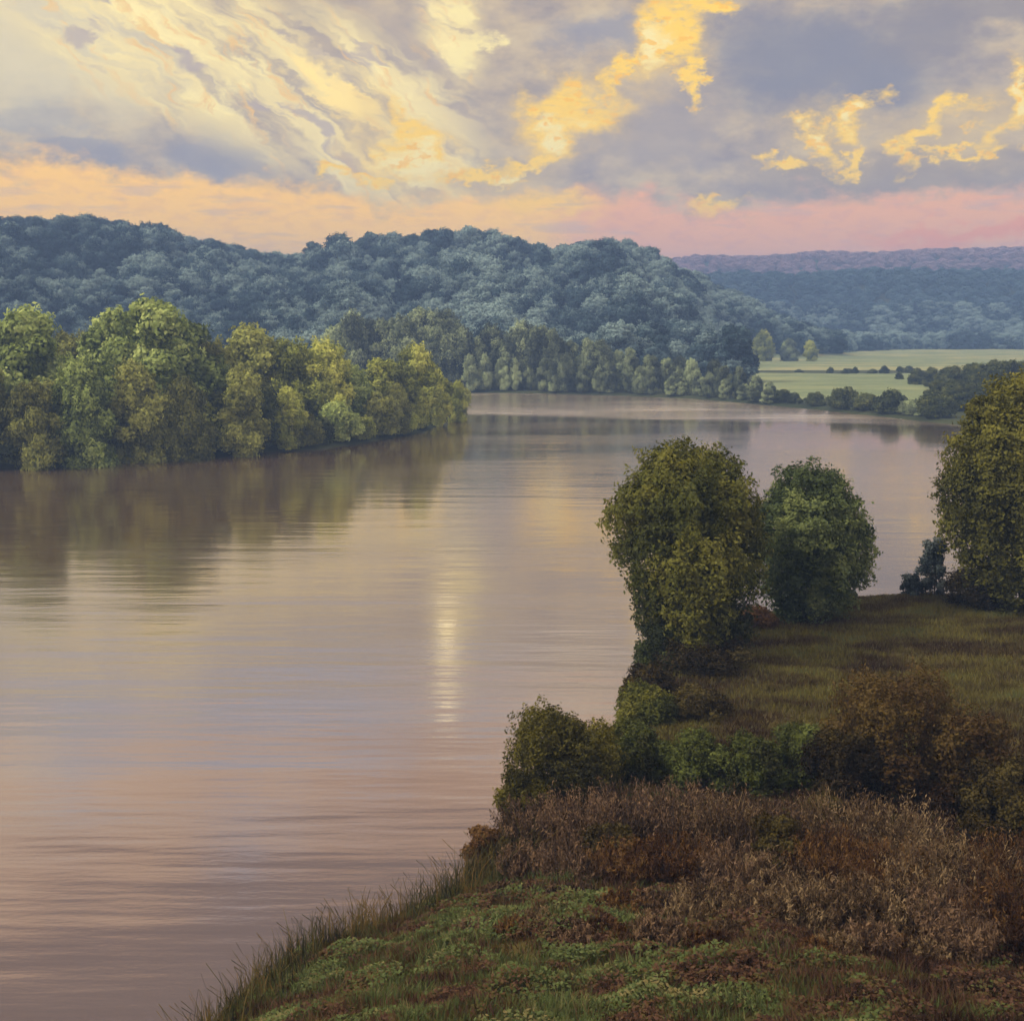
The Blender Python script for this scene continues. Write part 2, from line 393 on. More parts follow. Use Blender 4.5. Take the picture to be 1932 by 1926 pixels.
def water_mat():
    m, t = new_mat('river water')
    g = t.node('ShaderNodeNewGeometry'); P = g.outputs['Position']
    # muddy body
    body = t.ramp(t.noise(t.v('MULTIPLY', P, (.35, 1, 1)), .03, 4, .6), [(.35, (.066, .046, .036)), (.65, (.090, .062, .046))])
    # ripples, long across the current
    r1 = t.noise(t.v('MULTIPLY', P, (.22, 1, 1)), .9, 3, .6)
    r2 = t.noise(t.v('MULTIPLY', P, (.14, 1, 1)), .28, 3, .55)
    r3 = t.noise(t.v('MULTIPLY', P, (.5, 1, 1)), 5, 2, .6)
    # breeze patches: the surface is rougher in some reaches
    wind = t.ss(.42, .66, t.noise(t.v('MULTIPLY', P, (.22, 1, 1)), .035, 4, .6, .4))
    sp = t.node('ShaderNodeSeparateXYZ'); t.l.new(P, sp.inputs[0])
    line = t.m('ADD', sp.outputs[1], t.m('MULTIPLY', sp.outputs[0], .30))
    strip = t.ss(340, 356, t.m('ADD', line, t.m('MULTIPLY', r2, 22)))         # ruffled reach along the far shore
    h = t.m('ADD', t.m('MULTIPLY', r1, .055), t.m('ADD', t.m('MULTIPLY', r2, .34), t.m('MULTIPLY', r3, .012)))
    bp = t.node('ShaderNodeBump'); bp.inputs['Distance'].default_value = 1.0
    t.put(bp.inputs['Strength'], t.m('MULTIPLY', t.m('ADD', .16, t.m('MULTIPLY', wind, .16)), t.m('SUBTRACT', 1.0, t.m('MULTIPLY', t.ss(120, 260, sp.outputs[1]), .5)))); t.put(bp.inputs['Height'], h)
    gl = t.node('ShaderNodeBsdfAnisotropic'); gl.inputs['Color'].default_value = (.97, .91, .83, 1)
    t.put(gl.inputs['Roughness'], t.m('ADD', t.m('ADD', .085, t.m('MULTIPLY', wind, .07)), t.m('MULTIPLY', strip, .13)))
    t.l.new(bp.outputs[0], gl.inputs['Normal'])
    df = t.node('ShaderNodeBsdfDiffuse'); t.put(df.inputs[0], body)
    lw = t.node('ShaderNodeFresnel'); lw.inputs[0].default_value = 1.5
    fac = t.m('ADD', t.m('MULTIPLY', lw.outputs[0], .72), .34, clamp=True)
    mx = t.node('ShaderNodeMixShader'); t.put(mx.inputs[0], fac); t.l.new(df.outputs[0], mx.inputs[1]); t.l.new(gl.outputs[0], mx.inputs[2])
    o = t.node('ShaderNodeOutputMaterial'); t.l.new(mx.outputs[0], o.inputs[0]); return m

def grid(xs, ys, zf):
    nx, ny = xs.shape[1], xs.shape[0]
    v = np.stack([xs, ys, zf(xs, ys)], -1).reshape(-1, 3)
    i = np.arange((ny - 1) * (nx - 1)); r = i // (nx - 1); c = i % (nx - 1); a = r * nx + c
    return v, np.stack([a, a + 1, a + nx + 1, a + nx], 1)

rows = np.concatenate([np.linspace(-60, 120, 150, endpoint=False), np.geomspace(120, 3000, 230)])
cols = np.linspace(-1, 1, 300); cols = np.sign(cols) * np.abs(cols) ** 1.15
X = cols[None, :] * (np.maximum(rows, 0)[:, None] * .72 + 90)
Yg = np.repeat(rows[:, None], 300, 1)
v, f = grid(X, Yg, terrain)
tag(obj('ground', mesh_np('ground', v, f, [ground_mat()], True)), kind='structure')
wv = np.array([(-2300, -70, 0), (2300, -70, 0), (2300, 1200, 0), (-2300, 1200, 0)], float)
tag(obj('river', mesh_np('river', wv, np.array([[0, 1, 2, 3]]), [water_mat()])), kind='structure')

# ---------------------------------------------------------------- foliage builders
def leaf_quads(c, n, s, hang=0.0, asp=1.7):
    """diamond shaped leaf sprays at c with face normals n"""
    N = len(c)
    r = rng.normal(size=(N, 3)); r[:, 2] -= hang
    u = np.cross(n, r); u /= np.linalg.norm(u, axis=1, keepdims=True) + 1e-9
    w = np.cross(n, u)
    if hang > 0: u, w = w, u
    s = s[:, None]
    a = c + u * s * asp * .5; b = c + w * s * .5; d = c - u * s * asp * .5; e = c - w * s * .5
    b = b + u * s * .12; e = e + u * s * .12
    v = np.stack([a, b, d, e], 1).reshape(-1, 3)
    return v, np.arange(N * 4).reshape(N, 4)

def crown_mesh(name, lumps, nleaf, size, mat, jitter=.55, hang=0.0, zmin=.15, inner=.25):
    """lumps: array (k,6): centre xyz, radius xyz. Leaves sit on lump shells, some inside."""
    L = np.asarray(lumps, float)
    area = (L[:, 3] * L[:, 4] + L[:, 3] * L[:, 5] + L[:, 4] * L[:, 5]) ** 1.0
    idx = rng.choice(len(L), nleaf, p=area / area.sum())
    d = rng.normal(size=(nleaf, 3)); d /= np.linalg.norm(d, axis=1, keepdims=True)
    low = d[:, 2] < -.3; flip = rng.random(nleaf) < .55; d[low & flip, 2] *= -1
    rad = np.where(rng.random(nleaf) < inner, rng.uniform(.45, .9, nleaf), rng.normal(1.0, .085, nleaf))
    # ragged lump surface
    rag = 1 + .30 * np.sin(d[:, 0] * 7 + idx) * np.cos(d[:, 1] * 6 + idx * 1.7) + .12 * np.sin(d[:, 2] * 13 + idx * .6)
    c = L[idx, :3] + d * L[idx, 3:] * (rad * rag)[:, None]
    n = d / L[idx, 3:]; n /= np.linalg.norm(n, axis=1, keepdims=True)
    deep = np.zeros(nleaf, bool)
    for k in range(len(L)):
        q = np.linalg.norm((c - L[k, :3]) / L[k, 3:], axis=1)
        deep |= (q < .72) & (idx != k)
    keep = ~(deep & (rng.random(nleaf) < .8)) & (c[:, 2] > zmin)
    c, n, idx = c[keep], n[keep], idx[keep]
    n = n + rng.normal(size=n.shape) * jitter; n /= np.linalg.norm(n, axis=1, keepdims=True)
    s = size * rng.uniform(.6, 1.35, len(c))
    v, f = leaf_quads(c, n, s, hang)
    lt = rng.random(len(L)); tint = np.clip(lt[idx] * .62 + rng.random(len(c)) * .24 + .07, 0, 1)
    return mesh_np(name, v, f, [mat], False, {'tint': np.repeat(tint, 4)})

def tube(pts, rads, seg=7):
    pts = np.asarray(pts, float); V = []; Fc = []
    for i, p in enumerate(pts):
        t = pts[min(i + 1, len(pts) - 1)] - pts[max(i - 1, 0)]; t /= np.linalg.norm(t) + 1e-9
        a = np.cross(t, (.3, 1, .1)); a /= np.linalg.norm(a) + 1e-9; b = np.cross(t, a)
        for k in range(seg):
            th = 2 * math.pi * k / seg; V.append(p + rads[i] * (a * math.cos(th) + b * math.sin(th)))
    for i in range(len(pts) - 1):
        for k in range(seg):
            k2 = (k + 1) % seg; Fc.append((i * seg + k, i * seg + k2, (i + 1) * seg + k2, (i + 1) * seg + k))
    return np.array(V), np.array(Fc)

def join(parts):
    V = []; Fc = []; o = 0
    for v, f in parts: V.append(v); Fc.append(f + o); o += len(v)
    return np.concatenate(V), np.concatenate(Fc)

def trunk_mesh(name, H, r, lumps, nb=7, stems=1, spread=.6):
    L = np.asarray(lumps, float); parts = []
    for sidx in range(stems):
        a = sidx * 2.4 + .4; off = spread * (stems > 1)
        bx, by = math.cos(a) * off, math.sin(a) * off
        rr = r / math.sqrt(stems)
        top = H * .62; P = [(bx, by, -1.6)]
        for k in range(1, 6):
            tt = k / 5; P.append((bx * (1 + tt * 2) + random.uniform(-.2, .2) * tt * H * .08, by * (1 + tt * 2) + random.uniform(-.2, .2) * tt * H * .08, top * tt))
        parts.append(tube(P, [rr * 1.35] + [rr * (1 - .16 * k) for k in range(1, 6)]))
        pick = rng.choice(len(L), min(nb, len(L)), replace=False)
        for k in pick:
            q = random.uniform(.3, .95); i = int(q * 4) + 1; p0 = np.array(P[i]); p1 = L[k, :3]
            mid = (p0 + p1) / 2 + np.array([0, 0, -.06 * H]) * random.random()
            parts.append(tube([p0, mid, p1], [rr * .5, rr * .28, rr * .08], 5))
    v, f = join(parts)
    return mesh_np(name, v, f, [M['bark']], True)

def lumps_round(H, Rr, n, base=.12, top_lobes=0, rs=(.26, .42), seed=0, power=.75, sq=1.0, lean=0):
    """broad crown reaching nearly to the ground; profile widest at mid height"""
    g = np.random.default_rng(seed); out = []
    for i in range(n):
        t = (i + g.random()) / n
        z = H * (base + (.93 - base) * t)
        tt = (z / H - base) / (1 - base)
        prof = math.sin(math.pi * min(1, max(.02, tt * .80 + .18))) ** power
        th = i * 2.39996 + g.random() * .9
        lr = Rr * g.uniform(*rs)
        rad = max(0, Rr * prof - lr * .85) * (1 if g.random() < .8 else .35)
        zz = min(z, H - lr * .8)
        out.append((rad * math.cos(th) + lean * zz / H, rad * math.sin(th) * sq, zz, lr * g.uniform(.9, 1.25), lr * g.uniform(.9, 1.25), lr * g.uniform(.8, 1.2)))
    out.append((lean * .5, 0, H * .5, Rr * .55, Rr * .55 * sq, H * .32))
    return out

def tree(name, x, y, crown_me, trunk_me, label, cat='tree', group=None, s=1.0, sz=None, rot=None, mat=None, z=None):
    e = link(bpy.data.objects.new(name, None)); e.empty_display_size = 1
    zz = float(terrain(np.array([x]), np.array([y]))[0]) if z is None else z
    e.location = (x, y, zz); e.rotation_euler = (0, 0, random.uniform(0, 6.28) if rot is None else rot)
    e.scale = (s, s, sz or s)
    tag(e, label, cat, group)
    if trunk_me: obj('trunk', trunk_me, e)
    c = obj('crown', crown_me, e)
    if mat: c.material_slots[0].link = 'OBJECT'; c.material_slots[0].material = mat
    return e

ORD = ['first', 'second', 'third', 'fourth', 'fifth', 'sixth', 'seventh', 'eighth', 'ninth', 'tenth', 'eleventh', 'twelfth', 'thirteenth', 'fourteenth', 'fifteenth',
       'sixteenth', 'seventeenth', 'eighteenth', 'nineteenth', 'twentieth']
def ordn(i):
    if i < 20: return ORD[i]
    tens = ['twenty', 'thirty', 'forty', 'fifty'][(i + 1) // 10 - 2]; u = (i + 1) % 10
    return (tens + '-' + ORD[u - 1]) if u else {'twenty': 'twentieth', 'thirty': 'thirtieth', 'forty': 'fortieth', 'fifty': 'fiftieth'}[tens]

# ---------------------------------------------------------------- prototypes of bank trees (unit: built at 20 m, scaled)
PROTO = []
for k in range(5):
    Lk = lumps_round(20, [7.6, 6.6, 8.4, 6.0, 7.2][k], [26, 22, 28, 24, 26][k], base=.04, seed=40 + k, rs=(.22, .42), power=.6)
    PROTO.append((crown_mesh('bank_tree_crown', Lk, 34000, .42, M['fresh_green'], .45, hang=.6), trunk_mesh('bank_tree_trunk', 20, .42, Lk)))
SPROTO = []
for k in range(3):
    Lk = lumps_round(5, 3.1, 14, base=.02, seed=70 + k, rs=(.26, .46), power=.5)
    SPROTO.append((crown_mesh('shrub_crown', Lk, 9000, .26, M['olive'], .55), trunk_mesh('shrub_stem', 5, .12, Lk, 5, 3, .25)))

WORDM = {'yellow_green': 'yellow green', 'fresh_green': 'fresh green', 'olive': 'olive', 'grey_green': 'grey green', 'shade_green': 'deep green', 'mossy': 'mossy'}
# left bank: (picture x of crown centre, picture y of its top, depth, width scale, leaf colour)
left_specs = [(-90, 600, 232, 1.0, 'fresh_green'), (35, 592, 226, 1.0, 'fresh_green'), (150, 690, 218, .8, 'fresh_green'), (215, 590, 246, 1.0, 'fresh_green'), (300, 565, 238, 1.05, 'fresh_green'), (130, 640, 262, 1, 'olive'),
              (395, 655, 250, .95, 'olive'), (470, 622, 262, 1.0, 'olive'), (455, 700, 234, .85, 'olive'), (545, 652, 262, .95, 'yellow_green'), (610, 655, 268, .9, 'yellow_green'),
              (540, 730, 244, .7, 'yellow_green'), (665, 692, 272, .85, 'fresh_green'), (640, 745, 256, .65, 'yellow_green'), (720, 676, 286, .85, 'yellow_green'), (785, 662, 292, .85, 'yellow_green'),
              (745, 730, 276, .65, 'olive'), (825, 700, 302, .7, 'yellow_green'), (862, 722, 316, .55, 'yellow_green'), (255, 690, 224, .8, 'olive'), (345, 720, 228, .75, 'olive'), (60, 720, 213, .75, 'olive'), (-30, 690, 214, .75, 'olive')]
left_specs.sort(key=lambda s: s[0])
GL = 'trees along the left bank'
for i, (px, py, Y, ws, mk) in enumerate(left_specs):
    x, _, zt = at_y(px, py, Y)
    cm, tm = PROTO[(i * 3) % 5]
    z0 = float(terrain(np.array([x]), np.array([Y]))[0]); h = (zt - z0) / 20.3
    row = 'low' if py > 680 else 'tall'
    tree('bank_tree', x, Y, cm, tm, f'{row} {WORDM[mk]} tree on the left bank, {ordn(i)} of its row from the left', group=GL, s=max(.42, h) * ws * (1.05 if h > .8 else 1.25), sz=h, mat=M[mk])
GS = 'shrubs at the waterline of the left bank'
sh = []
for i in range(26):
    t = i / 25; px = -40 + 905 * t
    bx, by = np.interp(px, [-60, 0, 200, 330, 480, 600, 700, 800, 850, 880], [888, 885, 871, 862, 855, 849, 834, 815, 797, 776]), 0
    x, y = on_z(px, bx - 2); sh.append((px, x + random.uniform(-1, 1), y + random.uniform(.2, 1.6)))
for i, (px, x, y) in enumerate(sh):
    cm, tm = SPROTO[i % 3]; mk = random.choice(['olive', 'olive', 'shade_green', 'yellow_green', 'mossy']) if px < 620 else random.choice(['yellow_green', 'olive', 'fresh_green'])
    s = random.uniform(.95, 1.7) * (1.15 if px < 500 else .85)
    tree('shrub', x, y, cm, tm, f'{WORDM[mk]} shrub at the left waterline, {ordn(i)} of the line from the left', 'shrub', GS, s * 1.1, s * random.uniform(.9, 1.5), mat=M[mk])

# far shore trees
GF = 'trees along the far shore'
far = []
for i, px in enumerate(np.linspace(610, 1460, 30)):
    top = np.interp(px, [600, 650, 700, 780, 840, 900, 1000, 1060, 1100, 1200, 1300, 1400, 1460], [640, 604, 612, 588, 600, 628, 618, 628, 640, 664, 682, 696, 716]) + random.uniform(-8, 10)
    base = np.interp(px, [600, 1000, 1150, 1300, 1440, 1460], [741, 742, 746, 752, 764, 766])
    far.append((px + random.uniform(-8, 8), top, on_z(px, base)[1] + random.uniform(9, 16), 1.0))
for i, px in enumerate(np.linspace(890, 1450, 22)):
    top = np.interp(px, [880, 1000, 1200, 1300, 1460], [678, 670, 700, 712, 728]) + random.uniform(-12, 10)
    base = np.interp(px, [600, 1000, 1150, 1300, 1440, 1460], [741, 742, 746, 752, 764, 766])
    far.append((px + random.uniform(-9, 9), top, on_z(px, base)[1] + random.uniform(2.5, 6), .9))
far.sort(key=lambda s: s[0])
for i, (px, top, Y, ws) in enumerate(far):
    x, _, zt = at_y(px, top, Y); cm, tm = PROTO[(i * 2 + 1) % 5]
    z0 = float(terrain(np.array([x]), np.array([Y]))[0]); h = (zt - z0) / 20.3
    row = 'front row' if ws < .95 else 'back row'
    tree('shore_tree', x, Y, cm, tm, f'grey green tree on the far shore, {row}, {ordn(i)} from the left', group=GF, s=max(h * ws, .4) * .82, sz=h, mat=M['grey_green'])

# field hedges and shore shrubs on the right
GH = 'hedgerow trees between the fields'
hed = [(1505 + 190 * math.sqrt(i / 10) + i * 4 + random.uniform(-9, 9), 706 + random.uniform(-5, 3), 590 + random.uniform(-14, 14)) for i in range(11)]
for i, (px, top, Y) in enumerate(hed):
    x, _, zt = at_y(px, top - 4, Y); cm, tm = SPROTO[i % 3]; h = max((zt - 1) / 5, .55)
    tree('hedge_tree', x, Y, cm, tm, f'small dark hedgerow tree between the fields, {ordn(i)} from the left', group=GH, s=h * random.uniform(.9, 1.8), sz=h * random.uniform(.7, 1.35), mat=M['shade_green'])
GR = 'dark trees right of the fields'
rt = []
for i in range(16):
    px = 1700 + 21 * i + random.uniform(-8, 8)
    top = np.interp(px, [1690, 1740, 1780, 1850, 2000], [706, 698, 694, 686, 676]) + random.uniform(-5, 6)
    rt.append((px, top, np.interp(px, [1640, 1740, 1800, 2000], [560, 470, 400, 360]) + random.uniform(-12, 12)))
for i in range(6):
    rt.append((1770 + 34 * i, 716 + random.uniform(-5, 8), 350 - 5 * i))
rt.sort(key=lambda s: s[0])
for i, (px, top, Y) in enumerate(rt):
    x, _, zt = at_y(px, top, Y); cm, tm = PROTO[i % 5]; h = (zt - 1) / 20.3
    tree('field_tree', x, Y, cm, tm, f'dark green tree at the right end of the fields, {ordn(i)} from the left', group=GR, s=h * 1.25, sz=h, mat=M['shade_green'])
GW = 'low shrubs on the shore below the fields'
for i in range(17):
    px = 1455 + 20.5 * i + random.uniform(-6, 6); x, y = on_z(px, np.interp(px, [1440, 1560, 1660, 1790], [764, 775, 786, 799]) - 2)
    cm, tm = SPROTO[(i + 1) % 3]; s = random.choice([.4, .55, .75, .95]) * (1.15 if 1590 < px < 1690 or px > 1740 else .75)
    tree('shore_shrub', x, y + 3, cm, tm, f'low shrub on the shore below the pale fields, {ordn(i)} from the left', 'shrub', GW, s * 1.3, s, mat=M[random.choice(['shade_green', 'grey_green', 'shade_green'])])

# pale autumn trees at the foot of the hill
for i, (px, top, mk, w) in enumerate([(1440, 628, 'yellow_green', 'pale gold'), (1530, 644, 'yellow_green', 'small gold'), (1490, 642, 'grey_green', 'pale green')]):
    Y = 760; x, _, zt = at_y(px, top, Y); cm, tm = PROTO[i]; z0 = float(terrain(np.array([x]), np.array([Y]))[0]); h = max((zt - z0) / 20.3, .55)
    tree('hill_foot_tree', x, Y, cm, tm, f'{w} tree standing out at the foot of the wooded hill', group=None, s=h, sz=h, mat=M[mk])

# ---------------------------------------------------------------- forest on the hills (one mass)
def forest(name, pts, scl, src, mat, label):
    me = bpy.data.meshes.new(name); n = len(pts)
    me.vertices.add(n); me.vertices.foreach_set('co', np.asarray(pts, np.float32).ravel())
    a = me.attributes.new('sc', 'FLOAT_VECTOR', 'POINT'); a.data.foreach_set('vector', np.asarray(scl, np.float32).ravel())
    a = me.attributes.new('rz', 'FLOAT', 'POINT'); a.data.foreach_set('value', rng.uniform(0, 6.28, n).astype(np.float32))
    o = obj(name, me); tag(o, label, 'forest', None, 'stuff')
    ng = bpy.data.node_groups.new(name, 'GeometryNodeTree')
    ng.interface.new_socket('Geometry', in_out='INPUT', socket_type='NodeSocketGeometry'); ng.interface.new_socket('Geometry', in_out='OUTPUT', socket_type='NodeSocketGeometry')
    N = ng.nodes; Lk = ng.links; gi = N.new('NodeGroupInput'); go = N.new('NodeGroupOutput')
    jn = N.new('GeometryNodeGeometryToInstance')
    for s_ in src:
        oi = N.new('GeometryNodeObjectInfo'); oi.inputs['Object'].default_value = s_; oi.transform_space = 'ORIGINAL'
        inst = oi.outputs['Geometry']; Lk.new(inst, jn.inputs[0])
    ip = N.new('GeometryNodeInstanceOnPoints'); Lk.new(gi.outputs[0], ip.inputs['Points']); Lk.new(jn.outputs[0], ip.inputs['Instance'])
    # pick one of the crowns for every point
    N.remove(jn); gp = N.new('GeometryNodeJoinGeometry')
    for s_ in src:
        oi = N.new('GeometryNodeObjectInfo'); oi.inputs['Object'].default_value = s_; oi.transform_space = 'ORIGINAL'
        gt = N.new('GeometryNodeGeometryToInstance'); Lk.new(oi.outputs['Geometry'], gt.inputs[0]); Lk.new(gt.outputs[0], gp.inputs[0])
    Lk.new(gp.outputs[0], ip.inputs['Instance']); ip.inputs['Pick Instance'].default_value = True
    at = N.new('GeometryNodeInputNamedAttribute'); at.data_type = 'FLOAT_VECTOR'; at.inputs[0].default_value = 'sc'; Lk.new(at.outputs[0], ip.inputs['Scale'])
    ar = N.new('GeometryNodeInputNamedAttribute'); ar.data_type = 'FLOAT'; ar.inputs[0].default_value = 'rz'
    cx = N.new('ShaderNodeCombineXYZ'); Lk.new(ar.outputs[0], cx.inputs[2])
    er = N.new('FunctionNodeEulerToRotation'); Lk.new(cx.outputs[0], er.inputs[0]); Lk.new(er.outputs[0], ip.inputs['Rotation'])
    sm = N.new('GeometryNodeSetMaterial'); sm.inputs['Material'].default_value = mat; Lk.new(ip.outputs[0], sm.inputs[0]); Lk.new(sm.outputs[0], go.inputs[0])
    md = o.modifiers.new('scatter', 'NODES'); md.node_group = ng
    return o

def scatter(x0f, x1f, y0, y1, sp, cond):
    ys = np.arange(y0, y1, sp); P = []
    for yy in ys:
        xs = np.arange(x0f * yy, x1f * yy, sp); P.append(np.stack([xs, np.full(len(xs), yy)], 1))
    P = np.concatenate(P); P += rng.uniform(-.5, .5, P.shape) * sp * .95
    z = terrain(P[:, 0], P[:, 1]); k = cond(P[:, 0], P[:, 1], z)
    P = P[k]; return np.column_stack([P, z[k] - .5])

src = [next(c for c in bpy.data.objects['bank_tree' + s].children if c.name.startswith('crown')) for s in ('', '.001', '.002')]
hp = scatter(-.56, .40, 490, 1010, 10.5, lambda x, y, z: (z > 3.0) | ((x < 90) & (y > 470)))
f_edge = scatter(.14, .60, 700, 1320, 11, lambda x, y, z: ((y > 1110) | (y > 790 + (x - 128) * 1.47) & (x > 100) & (x < 420)) & (z < 60))
hp = np.concatenate([hp, f_edge])
k = .42 + .62 * rng.random(len(hp)) ** 1.5 + .22 * (vnoise(hp[:, 0] / 40, hp[:, 1] / 40, 5) > .55)
forest('forest', hp, np.stack([k * 1.35, k * 1.35, np.where(hp[:, 1] > 840, .30 + k * .45, .25 + k * .75)], 1), src, M['hill_forest_hazed'], 'blue green forest covering the rounded hills beyond the river')
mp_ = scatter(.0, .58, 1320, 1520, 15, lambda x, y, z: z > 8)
k = .75 + .3 * rng.random(len(mp_)); forest('distant_forest', mp_, np.stack([k * 1.3, k * 1.3, k * .62], 1), src[:2], M['far_forest_hazed'], 'hazy blue forest on the distant ridge at the right')
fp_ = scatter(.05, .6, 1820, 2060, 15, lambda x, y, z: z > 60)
k = .8 + .3 * rng.random(len(fp_)); forest('farthest_forest', fp_, np.stack([k * 1.4, k * 1.4, k * .5], 1), src[:2], M['mauve_forest_hazed'], 'haze mauve wooded crest of the farthest hills at the right')

# ---------------------------------------------------------------- pale fields
def field_mat(a, b, c):
    m, t = new_mat('field crop'); g = t.node('ShaderNodeNewGeometry'); P = g.outputs['Position']
    n = t.noise(t.v('MULTIPLY', P, (.35, 1, 1)), .03, 6, .7)
    col = t.ramp(n, [(.40, a), (.5, b), (.60, c)])
    p = t.node('ShaderNodeBsdfPrincipled'); t.put(p.inputs['Base Color'], col); p.inputs['Roughness'].default_value = .95; p.inputs['Specular IOR Level'].default_value = .1
    bb = t.node('ShaderNodeBump'); bb.inputs['Distance'].default_value = 1.0; t.put(bb.inputs['Height'], t.noise(P, .3, 5, .7)); t.l.new(bb.outputs[0], p.inputs['Normal'])
    o = t.node('ShaderNodeOutputMaterial'); t.l.new(p.outputs[0], o.inputs[0]); return m

def field(name, left, right, rows_, mat, h=1.3):
    n = len(rows_); S = np.linspace(0, 1, 60)
    Xf = np.array([l + (r - l) * S for l, r in zip(left, right)]); Yf = np.repeat(np.array(rows_)[:, None], 60, 1)
    Yf = Yf + (fbm(Xf * .02, Yf * .02, 77) - .5) * 18
    edge = np.ones_like(Xf); edge[:, 0] = edge[:, -1] = 0; edge[0] = edge[-1] = 0
    v, f = grid(Xf, Yf, lambda a, b: terrain(a, b) + (h + (fbm(a * .15, b * .15, 31) - .5) * .8) * edge - .15 * (1 - edge))
    return tag(obj(name, mesh_np(name, v, f, [mat], True)), kind='structure')
fm1 = field_mat((.12, .16, .095), (.165, .205, .12), (.27, .26, .13)); fm2 = field_mat((.125, .165, .095), (.16, .20, .115), (.22, .245, .13))
def fx(px, y): return at_y(px, 700, y)[0]
ysf = np.linspace(640, 1110, 40); field('far_field', [fx(np.interp(y, [640, 720, 860, 1110], [1385, 1345, 1400, 1640]), y) for y in ysf], [fx(2150, y) for y in ysf], list(ysf), fm1)
ysn = np.linspace(400, 580, 26); field('near_field', [fx(np.interp(y, [400, 580], [1445, 1420]), y) for y in ysn], [fx(np.interp(y, [400, 580], [1740, 1800]), y) for y in ysn], list(ysn), fm2)

# ---------------------------------------------------------------- the three trees on the near bank
def place(px, py_base, z=1.0):
    x, y = on_z(px, py_base, z); return x, y

# A: broad dark tree with two top lobes and a shoulder to the left, foliage down to the ground
xA, yA = place(1310, 1238)
def LA(px, py, r, dy=0, ry=None, rz=None):
    x, _, z = at_y(px, py, yA + dy); k = yA / F
    return (x - xA, dy, z - 1.0, r * k, (ry or r) * k, (rz or r) * k)
A = [LA(1268, 905, 62), LA(1345, 905, 54, 1), LA(1225, 955, 62, -1), LA(1182, 985, 42), LA(1185, 1045, 30, 1), LA(1290, 975, 80, -2), LA(1372, 965, 58, -1), LA(1395, 1030, 48, 1), LA(1240, 1040, 56, -2), LA(1310, 1070, 80, -3),
     LA(1378, 1110, 52, -1), LA(1250, 1130, 48, -1), LA(1310, 1150, 66, -2.5), LA(1370, 1190, 48, -1), LA(1262, 1205, 42, -1), LA(1320, 1220, 50, -2), LA(1285, 900, 60, 3), LA(1330, 1000, 80, 3), LA(1300, 1130, 80, 3), LA(1410, 1075, 30, 0), LA(1210, 1100, 26, 0), LA(1400, 990, 30, -1), LA(1230, 1165, 30, 0)]
tree('bank_tree', xA, yA, crown_mesh('crown', A, 95000, .175, M['mossy'], .5, hang=.8, inner=.2), trunk_mesh('trunk', 15, .4, A, 12), 'large dark mossy tree leaning over the water, tallest of the pair on the near bank', rot=0, z=.9)
# B: rounder cool green tree
xB, yB = place(1530, 1165)
def LB(px, py, r, dy=0):
    x, _, z = at_y(px, py, yB + dy); k = yB / F
    return (x - xB, dy, z - 1.0, r * k, r * k, r * k)
Bt = [LB(1520, 935, 58), LB(1470, 985, 48, -1), LB(1570, 975, 54, -1), LB(1600, 1035, 48), LB(1520, 1010, 62, -3), LB(1450, 1040, 34), LB(1500, 1075, 52, -2), LB(1565, 1080, 52, -2), LB(1608, 1080, 34, 0), LB(1470, 1110, 34, -1), LB(1540, 1130, 38, -2), LB(1585, 1130, 28, -1), LB(1495, 1150, 34, -1), LB(1540, 980, 60, 3), LB(1530, 1070, 62, 3), LB(1620, 1010, 26, 0), LB(1480, 940, 30, 1), LB(1558, 925, 34, 1)]
tree('bank_tree', xB, yB, crown_mesh('crown', Bt, 75000, .17, M['cool_green'], .5, hang=.4, inner=.2), trunk_mesh('trunk', 12, .3, Bt, 10, 2, .4), 'round cool green tree right of the dark mossy tree on the near bank', rot=0, z=.9)
# C: tall olive tree cut by the right edge
xC, yC = place(1905, 1150)
def LC(px, py, r, dy=0):
    x, _, z = at_y(px, py, yC + dy); k = yC / F
    return (x - xC, dy, z - 1.0, r * k, r * k, r * k)
Ct = [LC(1920, 770, 62), LC(1868, 800, 46, -1), LC(1975, 760, 60, 1), LC(1850, 860, 56, -1), LC(1920, 850, 76, -2), LC(1990, 860, 80), LC(1815, 925, 46), LC(1880, 940, 70, -3), LC(1960, 950, 84, -2), LC(1815, 995, 44, -1), LC(1870, 1030, 60, -2), LC(1950, 1050, 76, -2), LC(2030, 960, 70), LC(1830, 900, 40, 2), LC(1900, 900, 80, 4), LC(1930, 1000, 90, 4), LC(1880, 1090, 34, -1), LC(1835, 1060, 24, 0), LC(1930, 1110, 44, -2), LC(2010, 1070, 70, 0), LC(1850, 770, 22, 0), LC(1800, 960, 26, 0)]
tree('bank_tree', xC, yC, crown_mesh('crown', Ct, 110000, .185, M['olive_near'] if 'olive_near' in M else M['mossy'], .5, hang=.7, inner=.2), trunk_mesh('trunk', 19, .5, Ct, 14, 3, 1.0), 'tall olive tree rising past the right edge of the view', rot=0, z=.9)

